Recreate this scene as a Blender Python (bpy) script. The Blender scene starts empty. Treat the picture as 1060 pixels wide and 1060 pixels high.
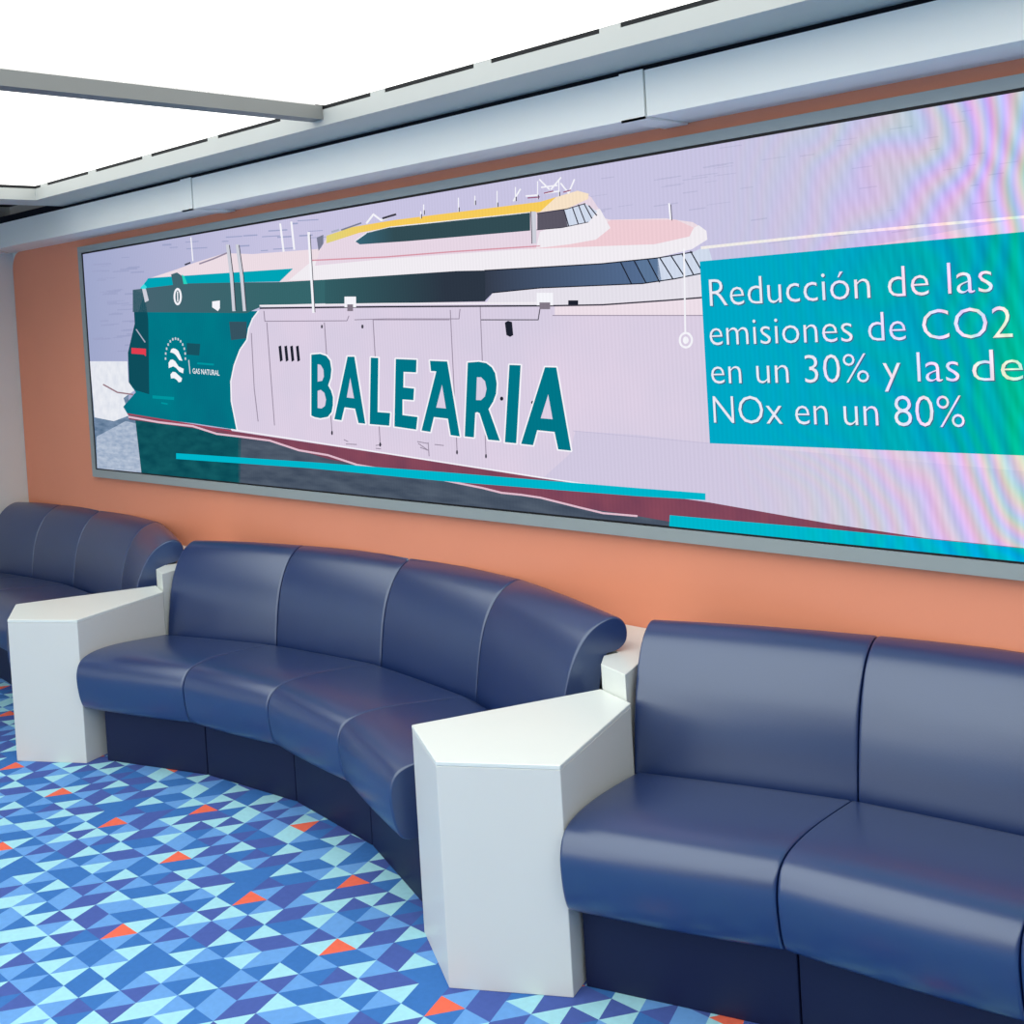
import bpy, math, random
from mathutils import Vector
S = bpy.context.scene
COL = S.collection
random.seed(7)

# ------------------------------------------------------------------ camera
YAW, PITCH, ROLL, FPX, CY, CAMH = 0.761061, -0.0231479, -0.0587830, 1186.275, 356.634, 1.6
fwd = Vector((-math.sin(YAW)*math.cos(PITCH), math.cos(YAW)*math.cos(PITCH), math.sin(PITCH)))
rt0 = fwd.cross(Vector((0, 0, 1))).normalized(); up0 = rt0.cross(fwd)
rt = math.cos(ROLL)*rt0 + math.sin(ROLL)*up0
up = -math.sin(ROLL)*rt0 + math.cos(ROLL)*up0
cam = bpy.data.cameras.new('camera'); camo = bpy.data.objects.new('camera', cam); COL.objects.link(camo)
from mathutils import Matrix
M = Matrix((rt, up, -fwd)).transposed().to_4x4(); M.translation = Vector((0, 0, CAMH)); camo.matrix_world = M
cam.sensor_width = 36; cam.lens = FPX/1060*36; cam.shift_y = (CY-530)/1060; cam.clip_start = .05
S.camera = camo

# ------------------------------------------------------------------ world, lights, exposure
W = bpy.data.worlds.new('world'); S.world = W; W.use_nodes = True
W.node_tree.nodes['Background'].inputs[0].default_value = (0.96, 0.98, 1.0, 1)
W.node_tree.nodes['Background'].inputs[1].default_value = 0.12
S.view_settings.view_transform = 'Standard'; S.view_settings.look = 'None'
S.view_settings.exposure = 0; S.view_settings.gamma = 1; S.view_settings.use_curve_mapping = False
CEIL_EMIT = 2.05; CEIL_NEAR = 2.05

def area(name, loc, target, sx, sy, power, col):
    l = bpy.data.lights.new(name, 'AREA'); l.shape = 'RECTANGLE'; l.size = sx; l.size_y = sy; l.energy = power; l.color = col
    o = bpy.data.objects.new(name, l); COL.objects.link(o); o.location = loc
    o.rotation_euler = (Vector(target)-Vector(loc)).to_track_quat('-Z', 'Y').to_euler(); return o
area('rear_fill_light', (-4.2, -6.6, 1.35), (-3.2, 2.6, 1.1), 5.0, 1.2, 60, (1.0, 0.98, 0.94))  # added area light behind the camera to brighten room-facing surfaces; no window built

# ------------------------------------------------------------------ materials
def lin(c):
    return tuple((v/255/12.92 if v/255 <= .04045 else ((v/255+.055)/1.055)**2.4) for v in c)
def mat(name, rgb, rough=.5, spec=.5, coat=0, bump=None, vary=0, vscale=8, metallic=0, croug=.3):
    m = bpy.data.materials.new(name); m.use_nodes = True; nt = m.node_tree; b = nt.nodes['Principled BSDF']
    c = (*lin(rgb), 1)
    b.inputs['Base Color'].default_value = c; b.inputs['Roughness'].default_value = rough
    b.inputs['Specular IOR Level'].default_value = spec; b.inputs['Metallic'].default_value = metallic
    b.inputs['Coat Weight'].default_value = coat; b.inputs['Coat IOR'].default_value = 1.6; b.inputs['Coat Roughness'].default_value = croug
    tc = nt.nodes.new('ShaderNodeTexCoord')
    if vary:
        n = nt.nodes.new('ShaderNodeTexNoise'); n.inputs['Scale'].default_value = vscale; n.inputs['Detail'].default_value = 4
        nt.links.new(tc.outputs['Object'], n.inputs['Vector'])
        h = nt.nodes.new('ShaderNodeMix'); h.data_type = 'RGBA'; h.blend_type = 'MULTIPLY'; h.inputs[0].default_value = 1
        mr = nt.nodes.new('ShaderNodeMapRange'); mr.inputs[3].default_value = 1-vary; mr.inputs[4].default_value = 1+vary
        nt.links.new(n.outputs['Fac'], mr.inputs[0]); h.inputs[6].default_value = c
        nt.links.new(mr.outputs[0], h.inputs[7]); nt.links.new(h.outputs[2], b.inputs['Base Color'])
    if bump:
        n = nt.nodes.new('ShaderNodeTexNoise'); n.inputs['Scale'].default_value = bump[0]; n.inputs['Detail'].default_value = 6
        if len(bump) > 2:
            mp = nt.nodes.new('ShaderNodeMapping'); mp.inputs['Scale'].default_value = bump[2]
            nt.links.new(tc.outputs['Object'], mp.inputs['Vector']); nt.links.new(mp.outputs[0], n.inputs['Vector'])
        else: nt.links.new(tc.outputs['Object'], n.inputs['Vector'])
        bp = nt.nodes.new('ShaderNodeBump'); bp.inputs['Strength'].default_value = bump[1]; bp.inputs['Distance'].default_value = .01
        nt.links.new(n.outputs['Fac'], bp.inputs['Height']); nt.links.new(bp.outputs[0], b.inputs['Normal'])
    return m
VINYL = mat('navy_vinyl', (19, 43, 96), .33, 1.0, .3, (260, .03), .08, 5, croug=.27)
VINYL.node_tree.nodes['Principled BSDF'].inputs['Specular Tint'].default_value = (.78, .92, 1.0, 1)
VINYL.node_tree.nodes['Principled BSDF'].inputs['IOR'].default_value = 1.62
BASEV = mat('dark_navy_base', (19, 28, 64), .5, .35, 0, (200, .04), .06, 4)
WHITE = mat('white_laminate', (218, 221, 217), .38, .4, 0, None, .02, 3)
TOPW = mat('white_table_top', (229, 236, 232), .3, .4, 0, None, .01, 3)
WALLW = mat('white_wall_panel', (222, 224, 222), .5, .3, 0, None, .02, 2)
ORANGE = mat('orange_wallcover', (236, 152, 120), .6, .25, 0, (60, .12, (10, 10, .6)), .05, 2)
FASC = mat('white_fascia', (244, 246, 240), .45, .4, 0, None, .02, 2)
RAIL = mat('ceiling_rail_grey', (192, 195, 190), .45, .4, 0, None, .04, 6)
RAILD = mat('dark_gap', (34, 36, 38), .7, .2)
VOID = mat('dark_void', (26, 28, 36), .8, .1)
BEAM = mat('beam_grey_metal', (126, 129, 127), .45, .4, 0, None, .04, 6)
FRAME = mat('grey_screen_frame', (150, 160, 160), .4, .4, 0, (50, .03), .03, 5)
BLACK = mat('black_bezel', (12, 12, 14), .5, .3)
CEILP = mat('ceiling_board', (200, 200, 200), .7, .2, vary=.02)
def emit_mat(name, rgb, st):
    m = bpy.data.materials.new(name); m.use_nodes = True; nt = m.node_tree; nt.nodes.clear()
    o = nt.nodes.new('ShaderNodeOutputMaterial'); e = nt.nodes.new('ShaderNodeEmission')
    e.inputs[0].default_value = (*rgb, 1); e.inputs[1].default_value = st; nt.links.new(e.outputs[0], o.inputs[0]); return m
LUM = emit_mat('luminous_ceiling', (1.0, 1.0, 0.96), CEIL_EMIT)

# ------------------------------------------------------------------ helpers
def tag(o, label=None, cat=None, group=None, kind=None):
    for k, v in (('label', label), ('category', cat), ('group', group), ('kind', kind)):
        if v: o[k] = v
    return o
def mesh(name, V, F, mats, parent=None, smooth=False, fm=None):
    me = bpy.data.meshes.new(name); me.from_pydata([tuple(v) for v in V], [], F)
    for m in (mats if isinstance(mats, list) else [mats]): me.materials.append(m)
    if fm:
        me.polygons.foreach_set('material_index', fm)
    if smooth:
        me.polygons.foreach_set('use_smooth', [True]*len(F))
    me.update(); o = bpy.data.objects.new(name, me); COL.objects.link(o)
    if parent: o.parent = parent; o.location = -parent.location
    return o
def empty(name, loc):
    o = bpy.data.objects.new(name, None); o.location = loc; COL.objects.link(o); o.empty_display_size = .1; return o
def boxvf(x0, x1, y0, y1, z0, z1):
    V = [(x, y, z) for z in (z0, z1) for y in (y0, y1) for x in (x0, x1)]
    return V, [(0, 2, 3, 1), (4, 5, 7, 6), (0, 1, 5, 4), (2, 6, 7, 3), (0, 4, 6, 2), (1, 3, 7, 5)]
def join(parts):
    V, F = [], []
    for v, f in parts:
        n = len(V); V += list(v); F += [tuple(i+n for i in q) for q in f]
    return V, F
def box(name, m, a, parent=None, bev=0):
    V, F = boxvf(*a); o = mesh(name, V, F, m, parent)
    if bev: bevel(o, bev)
    return o
def bevel(o, w, seg=2):
    b = o.modifiers.new('bevel', 'BEVEL'); b.width = w; b.segments = seg; b.limit_method = 'ANGLE'; b.angle_limit = .5
def prismvf(poly, z0, z1):      # poly counter-clockwise
    n = len(poly); V = [(x, y, z0) for x, y in poly]+[(x, y, z1) for x, y in poly]
    F = [tuple(reversed(range(n))), tuple(range(n, 2*n))]+[(i, (i+1) % n, n+(i+1) % n, n+i) for i in range(n)]
    return V, F
def ray(x, y): return fwd + rt*((x-530)/FPX) + up*((CY-y)/FPX)

D = 2.80            # wall plane
ZS = 2.136          # soffit height
YF = 2.587          # fascia plane
XL = -6.57          # left wall
XR = 2.6

# ------------------------------------------------------------------ floor with triangle carpet
ROWS = {-8: ".C......C...........", -7: ".B.B.BC...C........C", -6: "CB.CBC..C.B.C.BB.CC.", -5: "C..B..BC..B.BCBC.C.B",
 -4: "..B.OB.C...CB.C.BB.C", -3: "CBB..C.B.B.CB...B.B.", -2: "B..CCB.BCB..C.BCB.C.", -1: "B..BC.B.C.CB..C..B..",
 0: "O..CB..C..O.BC...B.C", 1: ".C.B..C....B..B.BCBB", 2: "B.B.C..B..C....C.C..", 3: ".C......C.B..BC.O..C",
 4: "C.B.BBCCB....C.B....", 5: "....B.CO...C.B......"}
v1 = (-0.0271602, 0.08127182); v2 = (0.0813276, -0.00082265); O0 = (-2.42226704, 1.69326511)
pal = dict(C=(164, 222, 236), B=(106, 162, 226), M=(62, 118, 190), D=(76, 98, 172), O=(240, 112, 88))
def cell(i, j, s):
    r = (i+8) % 14-8; c = j % 10; ch = ROWS[r][2*c+s]
    rr = random.Random(r*131+c*7+s*3+5)
    if ch == '.':
        if r in (5, 4, -8, -7) and rr.random() < .22: return 'B' if rr.random() < .6 else 'C'
        return 'M' if rr.random() < .58 else 'D'
    return ch
mats = {}
for k, c in pal.items():
    mats[k] = mat('carpet_'+dict(C='pale_cyan', B='light_blue', M='mid_blue', D='violet_blue', O='coral')[k], c, .95, .1, 0, (900, .3), .10, 60)
keys = 'CBMDO'
FV, FF, FM, idx = [], [], [], {}
det = v1[0]*v2[1]-v1[1]*v2[0]
def vid(i, j):
    if (i, j) not in idx:
        idx[i, j] = len(FV); FV.append((O0[0]+i*v1[0]+j*v2[0], O0[1]+i*v1[1]+j*v2[1], 0))
    return idx[i, j]
for i in range(-112, 15):
    for j in range(-92, 66):
        x = O0[0]+i*v1[0]+j*v2[0]; y = O0[1]+i*v1[1]+j*v2[1]
        if not (XL-.02 < x < XR and -7.0 < y < D+.02): continue
        a, b, c, d = vid(i, j), vid(i+1, j), vid(i+1, j+1), vid(i, j+1)
        FF += [(a, c, b), (a, d, c)]; FM += [keys.index(cell(i, j, 0)), keys.index(cell(i, j, 1))]
tag(mesh('floor', FV, FF, [mats[k] for k in keys], fm=FM), kind='structure')

# ------------------------------------------------------------------ walls
tag(box('wall_back', WALLW, (XL-.1, XR, D+.012, D+.12, -.02, 2.6)), kind='structure')
# orange wall covering with rounded top-left corner
R = .10; pts = [(XL+.012, .0), (XR, .0), (XR, ZS), (XL+.012+R, ZS)]
pts += [(XL+.012+R-R*math.sin(t*math.pi/16), ZS-R+R*math.cos(t*math.pi/16)) for t in range(1, 9)]
V = [(x, D, z) for x, z in pts]+[(x, D+.012, z) for x, z in pts]; n = len(pts)
F = [tuple(range(n)), tuple(reversed(range(n, 2*n)))]+[(i, n+i, n+(i+1) % n, (i+1) % n) for i in range(n)]
tag(mesh('wall_orange_covering', V, F, ORANGE), kind='structure')
tag(box('wall_left', WALLW, (XL-.12, XL, -7.0, D+.012, -.02, 2.6)), kind='structure')
# vertical joint strip on left wall
tag(box('trim_1', FRAME, (XL, XL+.006, 2.31, 2.33, 0, 2.1)), kind='structure')
# corner fillet between soffit and left wall
tag(mesh('trim_2', *prismvf([(XL, YF), (XL+.30, YF), (XL, D-.001)], ZS-.004, 2.262), FASC), kind='structure')

# ------------------------------------------------------------------ soffit, fascia panels
tag(box('soffit', FASC, (XL, XR, YF+.012, D+.012, ZS, ZS+.012)), kind='structure')
seams = [XL, -4.254, -1.90, .45, XR]
for k in range(4):
    x0, x1 = seams[k], seams[k+1]
    parts = [boxvf(x0+.002, x1-.002, YF, YF+.012, ZS-.002, 2.262)]
    if k < 3: parts.append(boxvf(x1-.085, x1-.0025, YF-.004, YF+.001, ZS-.007, 2.2655))
    if k < 3: parts.append(boxvf(x1-.085, x1-.0025, YF-.004, D-.01, ZS-.007, ZS-.0005))
    tag(mesh('trim_%d' % (k+3), *join(parts), FASC), kind='structure')
# void above fascia
tag(box('ceiling_void', VOID, (XL, XR, YF+.014, D+.012, 2.262, 2.30)), kind='structure')
# ------------------------------------------------------------------ ceiling rail and beam
YI = 2.379; XI = -5.27; ZR = 2.278; ZT = 2.331
parts = [boxvf(XI-.2, XR, YI, YF+.02, ZR, ZR+.012), boxvf(XI, XR, YI, YI+.012, ZR+.012, ZT),
         boxvf(XI-.2, XI, -7.0, YI, ZR, ZR+.012), boxvf(XI-.012, XI, -7.0, YI, ZR+.012, ZT), boxvf(XI-.2, XI-.188, -7.0, YF+.02, ZR+.012, 2.36),
         boxvf(XI-.2, XR, YF+.008, YF+.02, ZR+.012, 2.36)]
for x in (-5.18, -4.71, -4.24, -3.75, -3.28, -2.79, -2.32, -1.85, -1.38, -.91, -.44, .03):
    parts.append(boxvf(x-.035, x+.035, YI+.001, YI+.011, ZT, ZT+.0125))
tag(mesh('ceiling_rail', *join(parts), RAIL), kind='structure')
tag(mesh('ceiling_rail_gap', *join([boxvf(XI-.011, XR, YI+.004, YI+.016, ZT+.0005, ZT+.014), boxvf(XI-.016, XI-.004, -7.0, YI+.004, ZT+.0005, ZT+.014)]), RAILD), kind='structure')
tag(mesh('ceiling_beam', *join([boxvf(-3.134, -3.072, -7.0, YI-.002, 2.298, 2.3435), boxvf(-.934, -.872, -7.0, YI-.002, 2.298, 2.3435)]), BEAM), kind='structure')
tag(mesh('ceiling', *join([boxvf(XL-.1, XR, -7.0, D+.1, 2.40, 2.44)]), VOID), kind='structure')
LUM2 = emit_mat('luminous_ceiling_near', (1.0, 1.0, 0.96), CEIL_NEAR)
for (x0, x1, lab, lm) in ((XI-.012, -3.136, 'bright white luminous ceiling panel left of the grey cross beam', LUM), (-3.070, -.936, 'large bright white luminous ceiling panel right of the grey cross beam', LUM), (-.870, XR, 'bright luminous ceiling panel above the viewer, outside the photo', LUM2)):
    o = box('ceiling_light_panel', lm, (x0, x1, -7.0, YI+.018, 2.3455, 2.36)); tag(o, lab, 'ceiling light', 'luminous ceiling panels')

# ------------------------------------------------------------------ sofas
def cat(pts, n=4):      # catmull-rom through open list
    out = []
    P = [pts[0]]+pts+[pts[-1]]
    for i in range(1, len(P)-2):
        for k in range(n):
            t = k/n; q = []
            for c in (0, 1):
                p0, p1, p2, p3 = P[i-1][c], P[i][c], P[i+1][c], P[i+2][c]
                q.append(.5*((2*p1)+(-p0+p2)*t+(2*p0-5*p1+4*p2-p3)*t*t+(-p0+3*p1-3*p2+p3)*t**3))
            out.append(tuple(q))
    out.append(pts[-1]); return out
SEAT = cat([(-.045, .208), (-.068, .220), (-.083, .255), (-.092, .31), (-.091, .355), (-.074, .392), (-.035, .411), (.03, .417), (.12, .412), (.24, .397), (.36, .380)]) + [(.39, .36), (.39, .215), (.15, .208)]
BACK = cat([(.396, .30), (.402, .37), (.413, .45), (.428, .53), (.450, .60), (.486, .663), (.528, .703), (.578, .723), (.613, .717), (.632, .692), (.631, .655), (.607, .632), (.567, .626)]) + [(.55, .58), (.53, .50), (.52, .30)]
def section(s, q):
    (x, y), a = s; a = math.radians(a); d, z = q
    return [x+math.sin(a)*d, y+math.cos(a)*d, z]
def cushion(name, prof, s0, s1, parent, m, edge=.009, amt=.0055, clampy=None, gap=.0015):
    cx = sum(p[0] for p in prof)/len(prof); cz = sum(p[1] for p in prof)/len(prof)
    L = math.dist(s0[0], s1[0])
    us = [0, .06, .16, .32, .55, .8, 1.0]
    ts = [gap/L+u*edge/L for u in us]+[.25, .5, .75]+[1-gap/L-u*edge/L for u in reversed(us)]
    V, n = [], len(prof)
    for k, t in enumerate(ts):
        de = min(t, 1-t)*L-gap; u = min(1, max(0, de/edge)); sh = amt*(1-math.sqrt(max(0, 1-(1-u)**2)))
        sh -= .004*math.sin(math.pi*min(1, max(0, t)))          # slight crown in the middle
        for d, z in prof:
            l = math.hypot(d-cx, z-cz); kx = (d-cx)/l; kz = (z-cz)/l
            q = (d-kx*sh, z-kz*sh)
            A, B = section(s0, q), section(s1, q)
            P = [A[c]+(B[c]-A[c])*t for c in range(3)]
            if clampy and P[1] > clampy: P[1] = clampy-.0002*(P[1]-clampy)
            V.append(P)
    F = []
    for r in range(len(ts)-1):
        for i in range(n):
            j = (i+1) % n; F.append((r*n+i, r*n+j, (r+1)*n+j, (r+1)*n+i))
    F.append(tuple(reversed(range(n)))); F.append(tuple((len(ts)-1)*n+i for i in range(n)))
    o = mesh(name, V, F, m, parent, smooth=True)
    me = o.data
    me.polygons[len(F)-1].use_smooth = False; me.polygons[len(F)-2].use_smooth = False
    return o
def sofa(secs, label, cush0=None, back0=None):
    c = secs[len(secs)//2][0]
    root = empty('curved_sofa', (c[0], c[1]+.2, 0)); tag(root, label, 'sofa', 'curved navy sofas along the orange wall')
    for s0, s1 in zip(secs, secs[1:]):
        sc = cush0 if (cush0 and s0 is secs[0]) else s0
        cushion('seat_cushion', SEAT, sc, s1, root, VINYL, clampy=D-.02)
        cushion('back_cushion', BACK, back0 if (back0 and s0 is secs[0]) else s0, s1, root, VINYL, clampy=D-.004)
        # plinth panel: closed box with fine joint
        prof = [(0, .0), (0, .206), (.5, .206), (.5, 0)]
        V = []
        L = math.dist(s0[0], s1[0])
        for t in (.002/L, 1-.002/L):
            for q in prof:
                A, B = section(s0, q), section(s1, q); V.append([A[k]+(B[k]-A[k])*t for k in range(3)])
        F = [(0, 4, 5, 1), (1, 5, 6, 2), (2, 6, 7, 3), (3, 7, 4, 0), (0, 1, 2, 3), (7, 6, 5, 4)]
        bevel(mesh('base_panel', V, F, BASEV, root), .003)
    return root
CX, CYs, RR = -3.26, .19, 2.04
def arc(dx, a): r = math.radians(a); return ((CX+dx+RR*math.sin(r), CYs+RR*math.cos(r)), a)
sofa([((-4.19, 2.02), -20), arc(0, -13.3), arc(0, 0), arc(0, 13.3), arc(0, 26.6)],
     'navy blue curved sofa in the middle, full four-seat curve between two white side tables', ((-4.241, 2.02), -14.5), ((-4.250, 2.02), -17))
sofa([((-1.797, 2.01), -13), ((-1.31, 2.165), -7), ((-.82, 2.225), 0), arc(2.44, 13.3), arc(2.44, 26.6)],
     'navy blue sofa nearest the viewer, cut off at the right edge of the photo', ((-1.799, 2.01), -13.5), ((-1.803, 2.01), -17))
sofa([((-6.52, 2.13), -2), ((-6.10, 2.20), -3), ((-5.70, 2.23), 0), ((-5.19, 2.18), 13.3), arc(-2.44, 26.6)],
     'navy blue sofa farthest away, against the white left wall in shade')

# ------------------------------------------------------------------ white side tables between the sofas
def side_table(dx, label):
    root = empty('side_table', (-1.98+dx, 2.2, 0)); tag(root, label, 'side table', 'white side tables between the sofas')
    P = [(-2.0508, 1.803), (-1.789, 1.957), (-1.914, 2.388), (-2.053, 2.434), (-2.288, 1.936)]
    P = [(x+dx, y) for x, y in P]
    cx = sum(p[0] for p in P)/5; cy = sum(p[1] for p in P)/5
    bevel(mesh('table_body', *prismvf([(cx+(x-cx)*.9985, cy+(y-cy)*.9985) for x, y in P], 0, .540), WHITE, root), .0015, 1)
    bevel(mesh('table_top', *prismvf(P, .5405, .551), TOPW, root), .0015, 1)
    Q = [(-2.052, 2.438), (-1.938, 2.401), (-2.010, 2.650), (-2.04, 2.797), (-2.70, 2.797), (-2.66, 2.765), (-2.078, 2.552), (-2.096, 2.505)]
    Q = [(x+dx, y) for x, y in Q]
    bevel(mesh('rear_ledge', *prismvf(Q, 0, .620), TOPW, root), .0015, 1)
    return root
side_table(0, 'angular white side table nearest the viewer, between middle and right sofas')
side_table(-2.44, 'angular white side table farther away, at the left end of the middle sofa')

# ------------------------------------------------------------------ LED screen
SX0, SX1, SZ0, SZ1 = -5.650, .35, .951, 2.056
scr = empty('led_screen', ((SX0+SX1)/2, D, SZ0)); tag(scr, 'long wall-mounted LED screen in grey frame showing a white and teal ferry', 'screen')
FD = D-.030      # frame face
SY = D-.024      # picture plane
fb, ft, fs = .046, .030, .040
def ring(x0, x1, z0, z1, X0, X1, Z0, Z1, y0, y1):
    return join([boxvf(X0, X1, y0, y1, Z0, z0), boxvf(X0, X1, y0, y1, z1, Z1), boxvf(X0, x0, y0, y1, z0, z1), boxvf(x1, X1, y0, y1, z0, z1)])
V, F = ring(SX0-.008, SX1+.008, SZ0-.006, SZ1+.008, SX0-.045, SX1+.045, SZ0-.045, SZ1+.040, FD, D-.0005)
mesh('frame', V, F, FRAME, scr)
V, F = ring(SX0-.001, SX1+.001, SZ0-.001, SZ1+.001, SX0-.0079, SX1+.0079, SZ0-.0059, SZ1+.0079, SY-.003, D-.0006)
mesh('bezel', V, F, BLACK, scr)

# screen materials
grp = bpy.data.node_groups.new('led_moire', 'ShaderNodeTree')  # camera moire bands painted into the screen colours, strongest at the right
grp.interface.new_socket('Color', in_out='INPUT', socket_type='NodeSocketColor'); grp.interface.new_socket('Color', in_out='OUTPUT', socket_type='NodeSocketColor')
N = grp.nodes; Lk = grp.links
gi = N.new('NodeGroupInput'); go = N.new('NodeGroupOutput'); tc = N.new('ShaderNodeTexCoord'); sep = N.new('ShaderNodeSeparateXYZ')
Lk.new(tc.outputs['Object'], sep.inputs[0])
def mth(op, a, b=None, c=None, clamp=False):
    n = N.new('ShaderNodeMath'); n.operation = op; n.use_clamp = clamp
    for i, v in enumerate((a, b, c)):
        if v is None: continue
        if isinstance(v, (int, float)): n.inputs[i].default_value = v
        else: Lk.new(v, n.inputs[i])
    return n.outputs[0]
# object origin is world origin offset of parent: positions below use world X via Geometry
geo = N.new('ShaderNodeNewGeometry'); Lk.new(geo.outputs['Position'], sep.inputs[0])
X, Z = sep.outputs[0], sep.outputs[2]
nz = N.new('ShaderNodeTexNoise'); nz.inputs['Scale'].default_value = 2.2; nz.inputs['Detail'].default_value = 1.5; Lk.new(geo.outputs['Position'], nz.inputs['Vector'])
dx = mth('SUBTRACT', X, -.62); dz = mth('SUBTRACT', Z, 1.55)
r = mth('SQRT', mth('ADD', mth('MULTIPLY', dx, dx), mth('MULTIPLY', mth('MULTIPLY', dz, dz), .35)))
mask = mth('MULTIPLY', mth('ADD', X, 1.95), 1.0, clamp=True); mask = mth('MULTIPLY', mask, mask)
ph = mth('ADD', mth('MULTIPLY', r, 120), mth('MULTIPLY', nz.outputs['Fac'], 60))
ph = mth('ADD', ph, mth('MULTIPLY', mth('MULTIPLY', X, Z), 14))
comb = N.new('ShaderNodeCombineXYZ')
fine = mth('MULTIPLY', mth('SINE', mth('ADD', mth('ADD', mth('MULTIPLY', X, 150), mth('MULTIPLY', Z, 46)), mth('MULTIPLY', nz.outputs['Fac'], 34))), .11)
stripe = mth('MULTIPLY', mth('SINE', mth('MULTIPLY', X, 420)), .025)
blot = mth('MULTIPLY', mth('SUBTRACT', mth('SINE', mth('ADD', mth('MULTIPLY', r, 9), mth('MULTIPLY', nz.outputs['Fac'], 9))), .0), .12)
for k, (amp, off) in enumerate(((.24, 0), (.13, 2.1), (.20, 4.2))):
    w = mth('MULTIPLY', mth('SINE', mth('ADD', mth('MULTIPLY', ph, 1.0), off)), amp)
    if k == 1: w = mth('ADD', w, blot)
    else: w = mth('SUBTRACT', w, blot)
    w = mth('ADD', w, fine)
    Lk.new(mth('ADD', mth('ADD', mth('MULTIPLY', w, mask), 1), stripe), comb.inputs[k])
mx = N.new('ShaderNodeMix'); mx.data_type = 'RGBA'; mx.blend_type = 'MULTIPLY'; mx.inputs[0].default_value = 1
Lk.new(gi.outputs[0], mx.inputs[6]); Lk.new(comb.outputs[0], mx.inputs[7]); Lk.new(mx.outputs[2], go.inputs[0])
SM = []; SMI = {}
def smat(rgb, rgb2=None, scale=(1, 1, 1), ns=6, lo=.3, hi=.7, grad=None):
    key = (rgb, rgb2, scale, grad)
    if key in SMI: return SMI[key]
    m = bpy.data.materials.new('screen_pixels'); m.use_nodes = True; nt = m.node_tree; nt.nodes.clear()
    o = nt.nodes.new('ShaderNodeOutputMaterial'); e = nt.nodes.new('ShaderNodeEmission'); g = nt.nodes.new('ShaderNodeGroup'); g.node_tree = grp
    g.inputs[0].default_value = (*lin(rgb), 1)
    if rgb2:
        ge = nt.nodes.new('ShaderNodeNewGeometry'); mixn = nt.nodes.new('ShaderNodeMix'); mixn.data_type = 'RGBA'
        mr = nt.nodes.new('ShaderNodeMapRange')
        if grad:
            s = nt.nodes.new('ShaderNodeSeparateXYZ'); nt.links.new(ge.outputs['Position'], s.inputs[0]); nt.links.new(s.outputs[grad[0]], mr.inputs[0])
            mr.inputs[1].default_value = grad[1]; mr.inputs[2].default_value = grad[2]
        else:
            mp = nt.nodes.new('ShaderNodeMapping'); mp.inputs['Scale'].default_value = scale; nt.links.new(ge.outputs['Position'], mp.inputs['Vector'])
            n = nt.nodes.new('ShaderNodeTexNoise'); n.inputs['Scale'].default_value = ns; n.inputs['Detail'].default_value = 3; nt.links.new(mp.outputs[0], n.inputs['Vector'])
            nt.links.new(n.outputs['Fac'], mr.inputs[0]); mr.inputs[1].default_value = lo; mr.inputs[2].default_value = hi
        mixn.inputs[6].default_value = (*lin(rgb), 1); mixn.inputs[7].default_value = (*lin(rgb2), 1)
        nt.links.new(mr.outputs[0], mixn.inputs[0]); nt.links.new(mixn.outputs[2], g.inputs[0])
    nt.links.new(g.outputs[0], e.inputs[0]); e.inputs[1].default_value = 1.0; nt.links.new(e.outputs[0], o.inputs[0])
    SM.append(m); SMI[key] = len(SM)-1; return SMI[key]
PV, PF, PM = [], [], []
def w2(x, y):       # photo point on the screen's plane -> screen X, Z
    d = ray(x, y); t = SY/d.y; return d.x*t, CAMH+d.z*t
def poly(pts, m, layer, world=False):
    P = [p if world else w2(*p) for p in pts]
    P = [(min(max(x, SX0), SX1), min(max(z, SZ0), SZ1)) for x, z in P]
    b = len(PV); PV.extend((x, SY-.0004*layer, z) for x, z in P); PF.append(tuple(range(b, b+len(P)))); PM.append(m)
def line(pts, w, m, layer, closed=False):
    if closed: pts = pts+[pts[0]]
    for (x0, y0), (x1, y1) in zip(pts, pts[1:]):
        l = math.hypot(x1-x0, y1-y0) or 1; nx, ny = -(y1-y0)/l*w/2, (x1-x0)/l*w/2; ex, ey = (x1-x0)/l*w*.3, (y1-y0)/l*w*.3
        poly([(x0-ex+nx, y0-ey+ny), (x1+ex+nx, y1+ey+ny), (x1+ex-nx, y1+ey-ny), (x0-ex-nx, y0-ey-ny)], m, layer)
def ell(cx, cy, rx, ry, m, layer, n=20): poly([(cx+rx*math.cos(6.2832*k/n), cy+ry*math.sin(6.2832*k/n)) for k in range(n)], m, layer)
def tr(pts, ox, oy, s): return [(ox+x/s, oy+y/s) for x, y in pts]

sea = smat((160, 168, 204), (200, 196, 226), grad=(0, -5.6, -3.9))
seaL = smat((158, 166, 202), (182, 186, 216), (.9, 1, 12), 3)
water = smat((84, 110, 138), (128, 150, 178), (2, 1, 10), 5)
refl = smat((8, 72, 84), (20, 92, 100), (2, 1, 6), 4)
wake = smat((62, 74, 92), (84, 96, 112), (1.5, 1, 8), 4)
foam = smat((236, 238, 244), (222, 226, 236), (3, 1, 3), 8)
hull = smat((213, 204, 225), (222, 208, 228), (1, 1, 1), 3)
hullb = smat((198, 190, 216)); hull_lo = smat((208, 200, 224))
red = smat((118, 66, 88), (138, 74, 92), (2, 1, 2), 4)
pinkl = smat((226, 190, 206)); cyan = smat((0, 182, 204)); teal = smat((4, 108, 128), (0, 124, 138), (1, 1, 1), 3)
teald = smat((14, 78, 92)); band = smat((74, 100, 114), (54, 102, 108), grad=(0, -5.3, -4.0)); band2 = smat((52, 100, 106), (44, 54, 68), grad=(0, -3.8, -2.95))
band3 = smat((52, 60, 76), (84, 108, 144), grad=(0, -2.75, -2.1)); brteal = smat((0, 164, 182)); sup = smat((236, 220, 228)); supw = smat((240, 236, 242))
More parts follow.
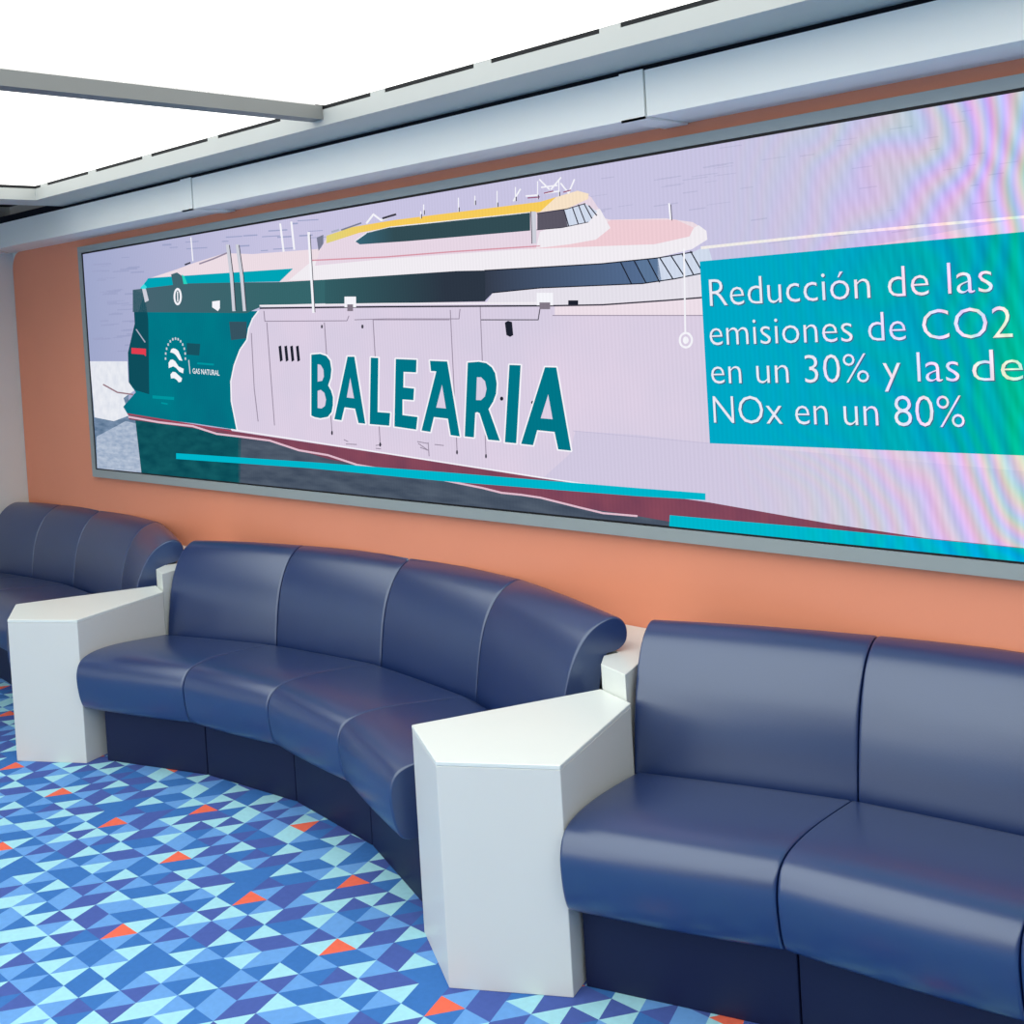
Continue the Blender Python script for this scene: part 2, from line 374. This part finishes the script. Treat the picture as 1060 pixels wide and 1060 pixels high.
pink = smat((238, 204, 212)); yel = smat((206, 216, 140), (246, 204, 92), grad=(0, -3.8, -3.3)); win = smat((60, 120, 144), (50, 76, 84), grad=(0, -3.6, -3.2))
dark = smat((58, 56, 70)); blk = smat((30, 34, 48)); wht = smat((244, 244, 250)); lgr = smat((205, 207, 218)); pkline = smat((214, 150, 166))
seam = smat((150, 138, 158)); box_t = smat((0, 168, 198), (0, 176, 168), grad=(0, -1.7, -.9)); gl = smat((208, 218, 236)); tlet = smat((0, 118, 136)); tlo = smat((70, 60, 96)); rd = smat((226, 62, 80)); tline = smat((0, 150, 160)); moi = smat((170, 176, 196))

poly([(SX0, SZ0), (SX1, SZ0), (SX1, SZ1), (SX0, SZ1)], sea, 0, True)
streak = smat((187, 185, 215)); streakL = smat((158, 164, 200))
rs = random.Random(3)
for k in range(60):
    x = rs.uniform(600, 1050); y = rs.uniform(100, 260) if x > 740 else rs.uniform(170, 225); l = rs.uniform(8, 26)
    line([(x, y), (x+l, y-l*.14)], rs.uniform(.6, 1.5), streak, 1)
for k in range(70):
    x = rs.uniform(92, 330) if k % 2 else rs.uniform(92, 136); y = rs.uniform(262, 368) if x < 136 else rs.uniform(225, 262); l = rs.uniform(6, 22)
    line([(x, y), (x+l, y-l*.06)], rs.uniform(.6, 1.8), streakL, 1)
poly([(90, 376), (132, 374), (134, 432), (160, 440), (150, 500), (100, 500)], water, 1)
poly([(100, 452), (130, 436), (150, 440), (160, 500), (100, 500)], smat((150, 168, 194), (186, 198, 216), (3, 1, 12), 6), 2)
poly([(140, 432), (250, 446), (249, 505), (147, 495)], refl, 3)
poly([(247, 445), (420, 485), (560, 515), (705, 541), (705, 548), (400, 516), (247, 500)], wake, 3)
poly([(92, 374), (132, 374), (133, 395), (141, 403), (128, 412), (134, 430), (118, 436), (98, 432)], foam, 2)
line(tr([(85, 680), (130, 705), (180, 712)], 80, 180, 3.118), 1.5, smat((150, 120, 130)), 3)
# hull
poly([(266, 322), (280, 316), (500, 312), (570, 305), (728, 292), (760, 280), (1200, 200), (1200, 590), (1060, 569), (960, 559), (860, 545), (735, 523), (560, 497), (400, 472), (240, 446), (236, 420), (238, 385), (252, 350)], hull, 4)
poly([(596, 446), (660, 450), (737, 459), (1200, 500), (1200, 590), (1060, 569), (960, 559), (860, 545), (735, 523), (560, 497), (590, 470)], hull_lo, 5)
line([(594, 446), (737, 459)], .8, hullb, 6)
poly([(133, 428), (240, 446), (400, 470), (560, 495), (735, 520), (860, 542), (960, 557), (1060, 567), (1060, 578), (860, 560), (700, 541), (660, 534), (600, 525), (560, 516), (520, 510), (460, 497), (400, 487), (340, 475), (280, 457), (200, 443), (134, 434)], red, 6)
line([(133, 428.5), (240, 446)], 1.2, smat((170, 70, 90)), 7)
line([(240, 444.5), (400, 469), (560, 494), (640, 506)], 1.2, wht, 7)
line([(134, 431.5), (165, 437), (200, 441), (225, 449), (250, 452), (280, 456), (310, 466), (340, 471), (370, 481), (400, 486), (460, 497), (500, 505), (520, 510), (540, 512), (560, 515), (580, 520), (600, 525), (625, 531), (660, 534)], 2.0, pinkl, 8)
poly([(183, 469), (320, 478), (460, 488.5), (660, 505), (731, 510.5), (731, 517.5), (660, 513.5), (460, 498), (320, 484.5), (183, 475)], cyan, 9)
poly([(694, 533), (860, 547.5), (960, 557.5), (1062, 567.5), (1100, 572), (1100, 600), (860, 575), (694, 555)], cyan, 9)
# stern
poly([(150, 322), (258, 322), (268, 322), (262, 330), (258, 340), (256, 352), (249, 362), (243, 378), (239.5, 395), (240, 415), (243, 430), (246, 445), (200, 438), (134, 431), (128, 421), (141, 406), (134, 396), (133, 365), (140, 340)], teal, 6)
line([(268, 322), (262, 330), (258, 340), (256, 352), (249, 362), (243, 378), (239.5, 395), (240, 415), (243, 430), (246, 445)], 1.3, wht, 7)
poly([(138, 300), (150, 304), (154, 330), (155, 408), (141, 404), (134, 396), (133, 365), (140, 335)], teald, 7)
poly([(146, 299), (154, 291), (192, 293), (288, 292), (337, 289), (420, 284), (420, 314), (272, 317), (256, 324), (138, 323), (138, 300)], band, 7)
poly([(146, 299), (154, 288), (304, 278), (290, 291.5), (192, 293.5)], brteal, 8)
poly([(337, 289), (400, 285), (474, 280), (480, 277.5), (503, 277.5), (503, 312), (400, 314), (337, 315.5)], band2, 8)
poly([(503, 280), (624, 273), (682, 267), (682, 292), (620, 296), (560, 298), (511, 303), (503, 311)], band3, 8)
line([(337, 315), (272, 317)], 2, lgr, 9)
# superstructure
poly([(157, 287.5), (183, 279), (202, 272), (234, 262), (262, 263), (327, 258), (400, 250), (560, 235), (600, 220), (633, 227.5), (690, 226), (718, 230), (732, 239), (733, 248), (717, 258), (678, 267.5), (624, 273), (520, 279.5), (474, 280.5), (337, 289.5), (290, 292), (304, 278)], sup, 9)
poly([(324, 270), (400, 266), (560, 255), (640, 254), (678, 253), (714, 245), (719, 236), (724, 233), (732, 239), (733, 248), (717, 258), (678, 267.5), (624, 273), (520, 279.5), (474, 280.5), (337, 289.5), (300, 290)], supw, 10)
poly([(560, 254), (600, 250), (633, 227.7), (701, 227.5), (719, 235.7), (714.7, 244.7), (678.5, 252.8), (620, 255), (540, 258), (440, 264)], pink, 11)
poly([(327, 275), (332, 260), (339, 246), (373, 234), (447, 223), (560, 210), (600, 199), (613, 204), (622, 218), (633, 236), (618, 248), (590, 253), (540, 258), (400, 268)], smat((230, 214, 228)), 12)
poly([(560, 240), (622, 216), (633, 236), (618, 248), (590, 253), (556, 257)], supw, 13)
line([(324.5, 269.5), (400, 266), (470, 260.5), (560, 254.6)], 1.4, pkline, 13)
poly([(339, 244), (366, 235), (408, 228), (447, 223), (560, 209), (577, 204), (599, 197.5), (610, 201), (610, 206), (588, 216), (560, 219.5), (418, 233), (373, 241), (339, 252)], yel, 13)
poly([(577, 204), (599, 197.5), (610.6, 200.6), (610, 206), (588, 216), (560, 219.5)], smat((246, 226, 200)), 14)
poly([(368.7, 249.7), (381, 241), (405.5, 235), (550, 220), (550, 238.7), (422.6, 249.7), (373.6, 253)], win, 14)
line([(368.7, 249.7), (381, 241), (405.5, 235), (550, 220)], 1, wht, 14)
poly([(551, 219), (556, 219), (556.5, 252), (552.5, 252)], lgr, 15)
line([(551, 219), (552, 252)], .8, dark, 16)
poly([(557.4, 221), (588, 216.4), (598, 213.5), (602, 232), (583.4, 235.7), (557.4, 238)], smat((92, 88, 102)), 14)
poly([(585, 217), (607, 210.8), (619.6, 219), (610.6, 230), (589, 234.5)], gl, 15)
for a in ((585, 217, 590, 234), (594, 215, 600, 232), (600, 212, 607, 230), (606, 211, 614, 226), (611, 213, 619, 223)): line([a[:2], a[2:]], 1.2, dark, 16)
line([(557.4, 221), (588, 216.4), (607, 210.8)], 1, dark, 16); line([(557, 238), (583, 235.7), (610, 230)], .8, dark, 16)
# bow windows
poly([(682, 267), (700, 264), (718, 261), (734, 254), (740, 275), (727, 284), (700, 289), (682, 292)], gl, 14)
poly([(660, 270), (682, 267), (686, 291), (668, 293.5)], smat((92, 118, 152)), 14)
for a in ((644, 272, 655, 294), (658, 270.5, 670, 293), (672, 269, 684, 292), (684, 266.5, 698, 289), (696, 265, 710, 286.5), (707, 262.5, 719, 284), (716, 260, 728, 281)): line([a[:2], a[2:]], 1.3, blk, 15)
line([(503, 280), (624, 273), (682, 267), (718, 261)], 1.2, blk, 15); line([(511, 303), (560, 298), (666, 293.5), (700, 288.5), (727, 283)], 1.2, blk, 15)
# strip and rail below the windows
poly([(511, 303), (560, 298), (666, 293.5), (700, 289), (728, 283), (728, 307), (640, 315), (560, 316), (503, 315)], smat((228, 224, 234)), 9)
poly([(575, 317), (728, 308), (728, 326), (575, 326)], smat((236, 222, 232)), 9)
line([(270, 319), (400, 317.5), (560, 316.5)], 1.6, blk, 10); line([(570, 316.5), (624.5, 315.5), (690, 311), (727, 308)], 1.6, dark, 10)
line([(270, 316.5), (400, 314.5), (560, 313.5)], 1.8, supw, 10)
line([(274, 322), (275, 332.5), (360, 332), (362, 327)], .9, seam, 10); line([(368, 331), (400, 330), (476, 330), (477, 320)], .9, seam, 10)
line([(499, 331), (558, 331), (560, 318)], 1.0, dark, 10); line([(573, 326.5), (728, 326.5)], .9, seam, 10)
for a in ((277, 334, 285, 440), (261, 345, 264, 402), (264, 402, 268, 436), (336.6, 334, 344.6, 448), (387, 331, 394.5, 462), (467, 321, 474, 468), (498, 318, 504, 472), (387, 331, 466, 331)): line([a[:2], a[2:]], .9, seam, 10)
for a in (344.6, 448), (394.5, 460), (474, 468), (504, 472): ell(*a, 1, 2.4, dark, 11, 8)
for x in (291, 297, 303, 309):
    poly([(x-1.9, 358.5), (x+.9, 357.5), (x+2.5, 373), (x-.3, 374.5)], blk, 10)
poly(tr([(385, 480), (395, 474), (408, 478), (412, 520), (402, 526), (390, 520)], 400, 180, 3.118), blk, 10)
ell(376, 338, 1.2, 2.2, dark, 10, 8); ell(334, 338, 1, 2, dark, 10, 8)
poly(tr([(590, 408), (622, 408), (622, 422), (590, 422)], 400, 180, 3.118), blk, 12)
poly(tr([(105, 310), (150, 308), (150, 318), (105, 320)], 480, 245, 3), blk, 12) if False else None
# small boxes, masts and pipes
for a in ((358, 307, 370, 318), (557, 303, 574, 316)):
    poly([a[:2], (a[2], a[1]), a[2:], (a[0], a[3])], wht, 17); poly([(a[0]+3, a[3]-3), (a[2]-3, a[3]-3), (a[2]-3, a[3]+4), (a[0]+3, a[3]+4)], smat((130, 120, 134)), 18)
poly([(221, 312), (229, 311), (229, 319), (227, 322), (221, 318)], wht, 17)
line([(237, 254), (241, 285), (243.5, 321)], 3.4, lgr, 17); line([(247, 254), (251.5, 285), (254.5, 321)], 3.4, lgr, 17)
line([(239, 254), (243, 285), (245.5, 321)], .9, dark, 18); line([(249, 254), (253.5, 285), (256.5, 321)], .9, dark, 18)
line([(321, 241), (326, 323)], 2.6, wht, 17); line([(322.6, 243), (327.6, 323)], .8, dark, 18)
line([(291.5, 232), (295, 260)], 2, wht, 17); line([(303, 230), (306, 258)], 2, wht, 17); line([(199, 246), (201, 270)], 1.2, wht, 17)
line([(694, 211), (695.5, 227)], 1.8, wht, 17); line([(696, 212), (697, 228)], .8, dark, 18)
for x, y0, y1 in ((437, 219, 226), (476, 205, 219), (493, 203, 212), (516, 198, 214), (440, 212, 222), (535, 194, 208), (558, 188, 206), (580, 186, 203)):
    line([(x, y0), (x, y1)], 1.1, wht, 17); line([(x+.8, y1-4), (x+.8, y1)], 1.0, dark, 18)
for a in ((560, 186, 570, 196), (572, 196, 582, 184), (582, 190, 590, 200), (590, 200, 596, 186), (533, 208, 540, 196), (546, 203, 558, 202), (562, 194, 578, 192), (566, 200, 580, 198)): line([a[:2], a[2:]], 1.6, wht, 17)
for a in ((548, 205, 560, 204), (565, 200, 574, 198), (585, 199, 592, 197)): line([a[:2], a[2:]], 1.2, smat((150, 80, 110)), 18)
for a in ((381, 231, 388, 222), (388, 222, 396, 228), (396, 228, 410, 222)): line([a[:2], a[2:]], 2.0, wht, 17)
poly([(329, 246), (336, 243), (336, 252), (331, 260)], smat((120, 124, 146)), 15)
line([(398, 226), (411, 222)], 2.2, dark, 18); line([(345, 240), (352, 238)], 2, moi, 16); line([(355, 238), (375, 231)], 1.6, smat((120, 124, 146)), 16)
line([(208, 273), (222, 268), (236, 262)], 1.6, smat((150, 138, 158)), 16); line([(193, 274), (198, 272)], 1.6, dark, 16)
# port mark, red box, patches on the stern
ell(184.7, 307, 4.3, 9, wht, 10); ell(184.7, 307, 2.3, 6.6, band, 11); line([(184.7, 302), (184.9, 312)], 1.2, wht, 12)
poly([(178, 284), (184, 282), (190, 286), (191, 296), (180, 295)], band, 11); poly([(189, 284), (192, 286), (195, 294), (191, 294)], smat((40, 210, 190)), 12)
poly([(148, 299), (152, 299), (155, 311), (151, 313)], lgr, 12); poly([(146, 298), (150, 294), (153, 297), (151, 300)], smat((60, 220, 225)), 12)
line([(142, 341), (151, 354)], 1.2, moi, 12)
poly([(137, 360), (152, 361), (152, 369), (150, 367), (137, 366)], rd, 12)
poly([(238, 333), (256, 333), (256, 350), (240, 352)], smat((54, 84, 98)), 9); poly([(194, 355), (208, 356), (207, 368), (194, 367)], smat((24, 84, 98)), 9)
for a in ([(260, 430), (270, 400), (290, 390), (315, 395), (340, 415), (358, 455), (382, 515), (350, 508), (318, 460), (295, 440)],
          [(245, 588), (243, 535), (262, 505), (285, 502), (310, 520), (345, 572), (395, 595), (388, 640), (350, 622), (318, 585), (290, 570)],
          [(268, 690), (262, 650), (285, 624), (312, 628), (340, 655), (378, 690), (370, 722), (345, 730), (325, 705), (300, 688)]):
    poly(tr(a, 150, 320, 9.633), wht, 10)
for k in range(13):     # arched lettering over the emblem, too small to read in the photo
    t = math.pi*(1.02-k/12*1.04); c = (182.4+10.3*math.cos(t), 370.0-19.5*math.sin(t)*1.0)
    poly([(c[0]-.8, c[1]-1.3), (c[0]+.7, c[1]-1.3), (c[0]+.9, c[1]+1.2), (c[0]-.7, c[1]+1.2)], lgr, 10)
line(tr([(445, 510), (458, 640)], 150, 320, 9.633), 1, lgr, 10)
line(tr([(535, 540), (690, 552)], 150, 320, 9.633), 2.0, tline, 10)
line(tr([(92, 875), (290, 890)], 150, 320, 9.633), 3.2, tline, 10); line(tr([(175, 935), (230, 945)], 150, 320, 9.633), 1.6, tline, 10)
# small marks near the waterline
for a in ((357, 455, 361, 457), (359, 459.5, 370, 460), (390, 461, 396, 460), (390, 464, 395, 464.5), (433, 457, 444, 459), (434, 459, 444, 466), (436, 463, 444, 466), (444, 458, 445, 472), (451, 460, 460, 461)): line([a[:2], a[2:]], .9, seam, 10)
ell(520.3, 412.5, 1.8, 2.2, blk, 12, 8); ell(552.5, 416.5, 1.8, 1.8, blk, 12, 8)
# ship name
s = 7.067; a5 = (310, 350, s); a6 = (450, 350, s)
LET = [
 (a5, [(95, 120), (160, 115), (205, 130), (232, 165), (242, 230), (236, 290), (218, 345), (240, 385), (253, 430), (253, 490), (243, 540), (215, 575), (160, 585), (120, 577), (95, 565)], [[(142, 190), (165, 195), (185, 230), (188, 280), (175, 312), (142, 317)], [(142, 385), (165, 377), (192, 400), (204, 450), (196, 495), (170, 514), (142, 510)]]),
 (a5, [(360, 135), (410, 135), (490, 625), (440, 620), (415, 515), (338, 505), (315, 600), (263, 592)], [[(381, 290), (409, 440), (355, 433)]]),
 (a5, [(530, 142), (585, 145), (580, 540), (672, 547), (665, 640), (522, 628)], []),
 (a5, [(713, 152), (865, 158), (862, 250), (770, 246), (768, 360), (847, 368), (842, 453), (762, 447), (762, 562), (872, 576), (862, 668), (703, 645)], []),
 (a6, [(-27, 165), (100, 170), (192, 718), (125, 708), (105, 588), (2, 576), (-24, 685), (-88, 675), (20, 242), (-19, 240)], [[(63, 340), (92, 514), (20, 507)]]),
 (a6, [(250, 178), (330, 172), (385, 182), (425, 212), (450, 255), (462, 330), (457, 405), (435, 465), (402, 518), (485, 750), (400, 742), (337, 548), (318, 540), (305, 545), (295, 725), (228, 718)], [[(318, 285), (350, 285), (378, 315), (389, 370), (377, 425), (348, 453), (312, 452)]]),
 (a6, [(555, 195), (637, 198), (605, 768), (522, 760)], []),
 (a6, [(815, 212), (898, 214), (1005, 822), (912, 812), (885, 685), (758, 672), (728, 782), (640, 772)], [[(840, 410), (872, 592), (785, 585)]])]
for t, out, holes in LET:
    P = tr(out, *t); line(P, 3.0, wht, 13, True); poly(P, tlet, 14)
    for h in holes: poly(tr(h, *t), hull, 16)
# callout, overlay panel
line([(728, 256.5), (850, 243.5), (960, 233.5), (1062, 224.5), (1200, 212)], 3.0, smat((240, 236, 232)), 19)
line([(709.5, 258), (711, 345)], 1.8, wht, 19)
ell(711.5, 352, 7.4, 8.6, wht, 19); ell(711.5, 352, 5.2, 6.3, hull, 20); ell(711.5, 352, 3.0, 3.8, wht, 21)
bx0, bz1 = w2(727.3, 270.5); bx1, bz0 = w2(735.2, 459)
poly([((bx0+bx1)/2, (w2(735, 459)[1]+w2(996, 468)[1])/2), (SX1, (w2(735, 459)[1]+w2(996, 468)[1])/2), (SX1, bz1), ((bx0+bx1)/2, bz1)], box_t, 20, True)

def text(body, p0, p1, captop, m, layer, bold=0, xr=None):
    cu = bpy.data.curves.new('screen_text', 'FONT'); cu.body = body; cu.fill_mode = 'FRONT'; cu.resolution_u = 3; cu.offset = bold
    ob = bpy.data.objects.new('screen_text', cu); COL.objects.link(ob)
    dg = bpy.context.evaluated_depsgraph_get(); me = bpy.data.meshes.new_from_object(ob.evaluated_get(dg))
    vs = [v.co.copy() for v in me.vertices]
    x0 = min(v.x for v in vs); x1 = max(v.x for v in vs)
    cap = .0
    cc = bpy.data.curves.new('cap', 'FONT'); cc.body = 'N'; oc = bpy.data.objects.new('cap', cc); COL.objects.link(oc)
    dg = bpy.context.evaluated_depsgraph_get(); mc = bpy.data.meshes.new_from_object(oc.evaluated_get(dg)); cap = max(v.co.y for v in mc.vertices)
    for o_, c_ in ((ob, cu), (oc, cc)): bpy.data.objects.remove(o_); bpy.data.curves.remove(c_)
    A = w2(*p0); B = w2(*p1); T = w2(*captop); h = T[1]-A[1]
    b = len(PV)
    for v in vs:
        u = (v.x-x0)/(x1-x0); PV.append((A[0]+(B[0]-A[0])*u, SY-.0004*layer, A[1]+(B[1]-A[1])*u+v.y/cap*h))
    for f in me.polygons: PF.append(tuple(b+i for i in f.vertices)); PM.append(m)
TX = smat((234, 234, 246)); TS = smat((60, 110, 140))
for body, p0, p1, ct in (('Reducción de las', (737, 317), (1029.5, 302), (735.5, 289)), ('emisiones de CO2', (737, 357.4), (1050, 349), (735.8, 330.5)),
                         ('en un 30% y las', (738.6, 397), (995, 394.5), (737.8, 370)), ('de', (1008.5, 394.5), (1061, 393.5), (1006, 362)), ('NOx en un 80%', (741, 437.5), (1000.5, 442), (739.6, 409.5))):
    text(body, (p0[0]+.9, p0[1]+1), (p1[0]+.9, p1[1]+1), (ct[0]+.9, ct[1]+1), TS, 21, -.008)
    text(body, p0, p1, ct, TX, 23, -.011)
text('GAS NATURAL', tuple(tr([(485, 640)], 150, 320, 9.633)[0]), tuple(tr([(752, 662)], 150, 320, 9.633)[0]), tuple(tr([(485, 590)], 150, 320, 9.633)[0]), wht, 10, .012)
pic = mesh('picture', PV, PF, SM, scr, fm=PM)
pic['label'] = 'lit ferry picture with BALEARIA on the hull and Spanish caption on a teal box'
mesh('display_panel', *boxvf(SX0, SX1, SY+.0005, D-.0007, SZ0, SZ1), BLACK, scr)
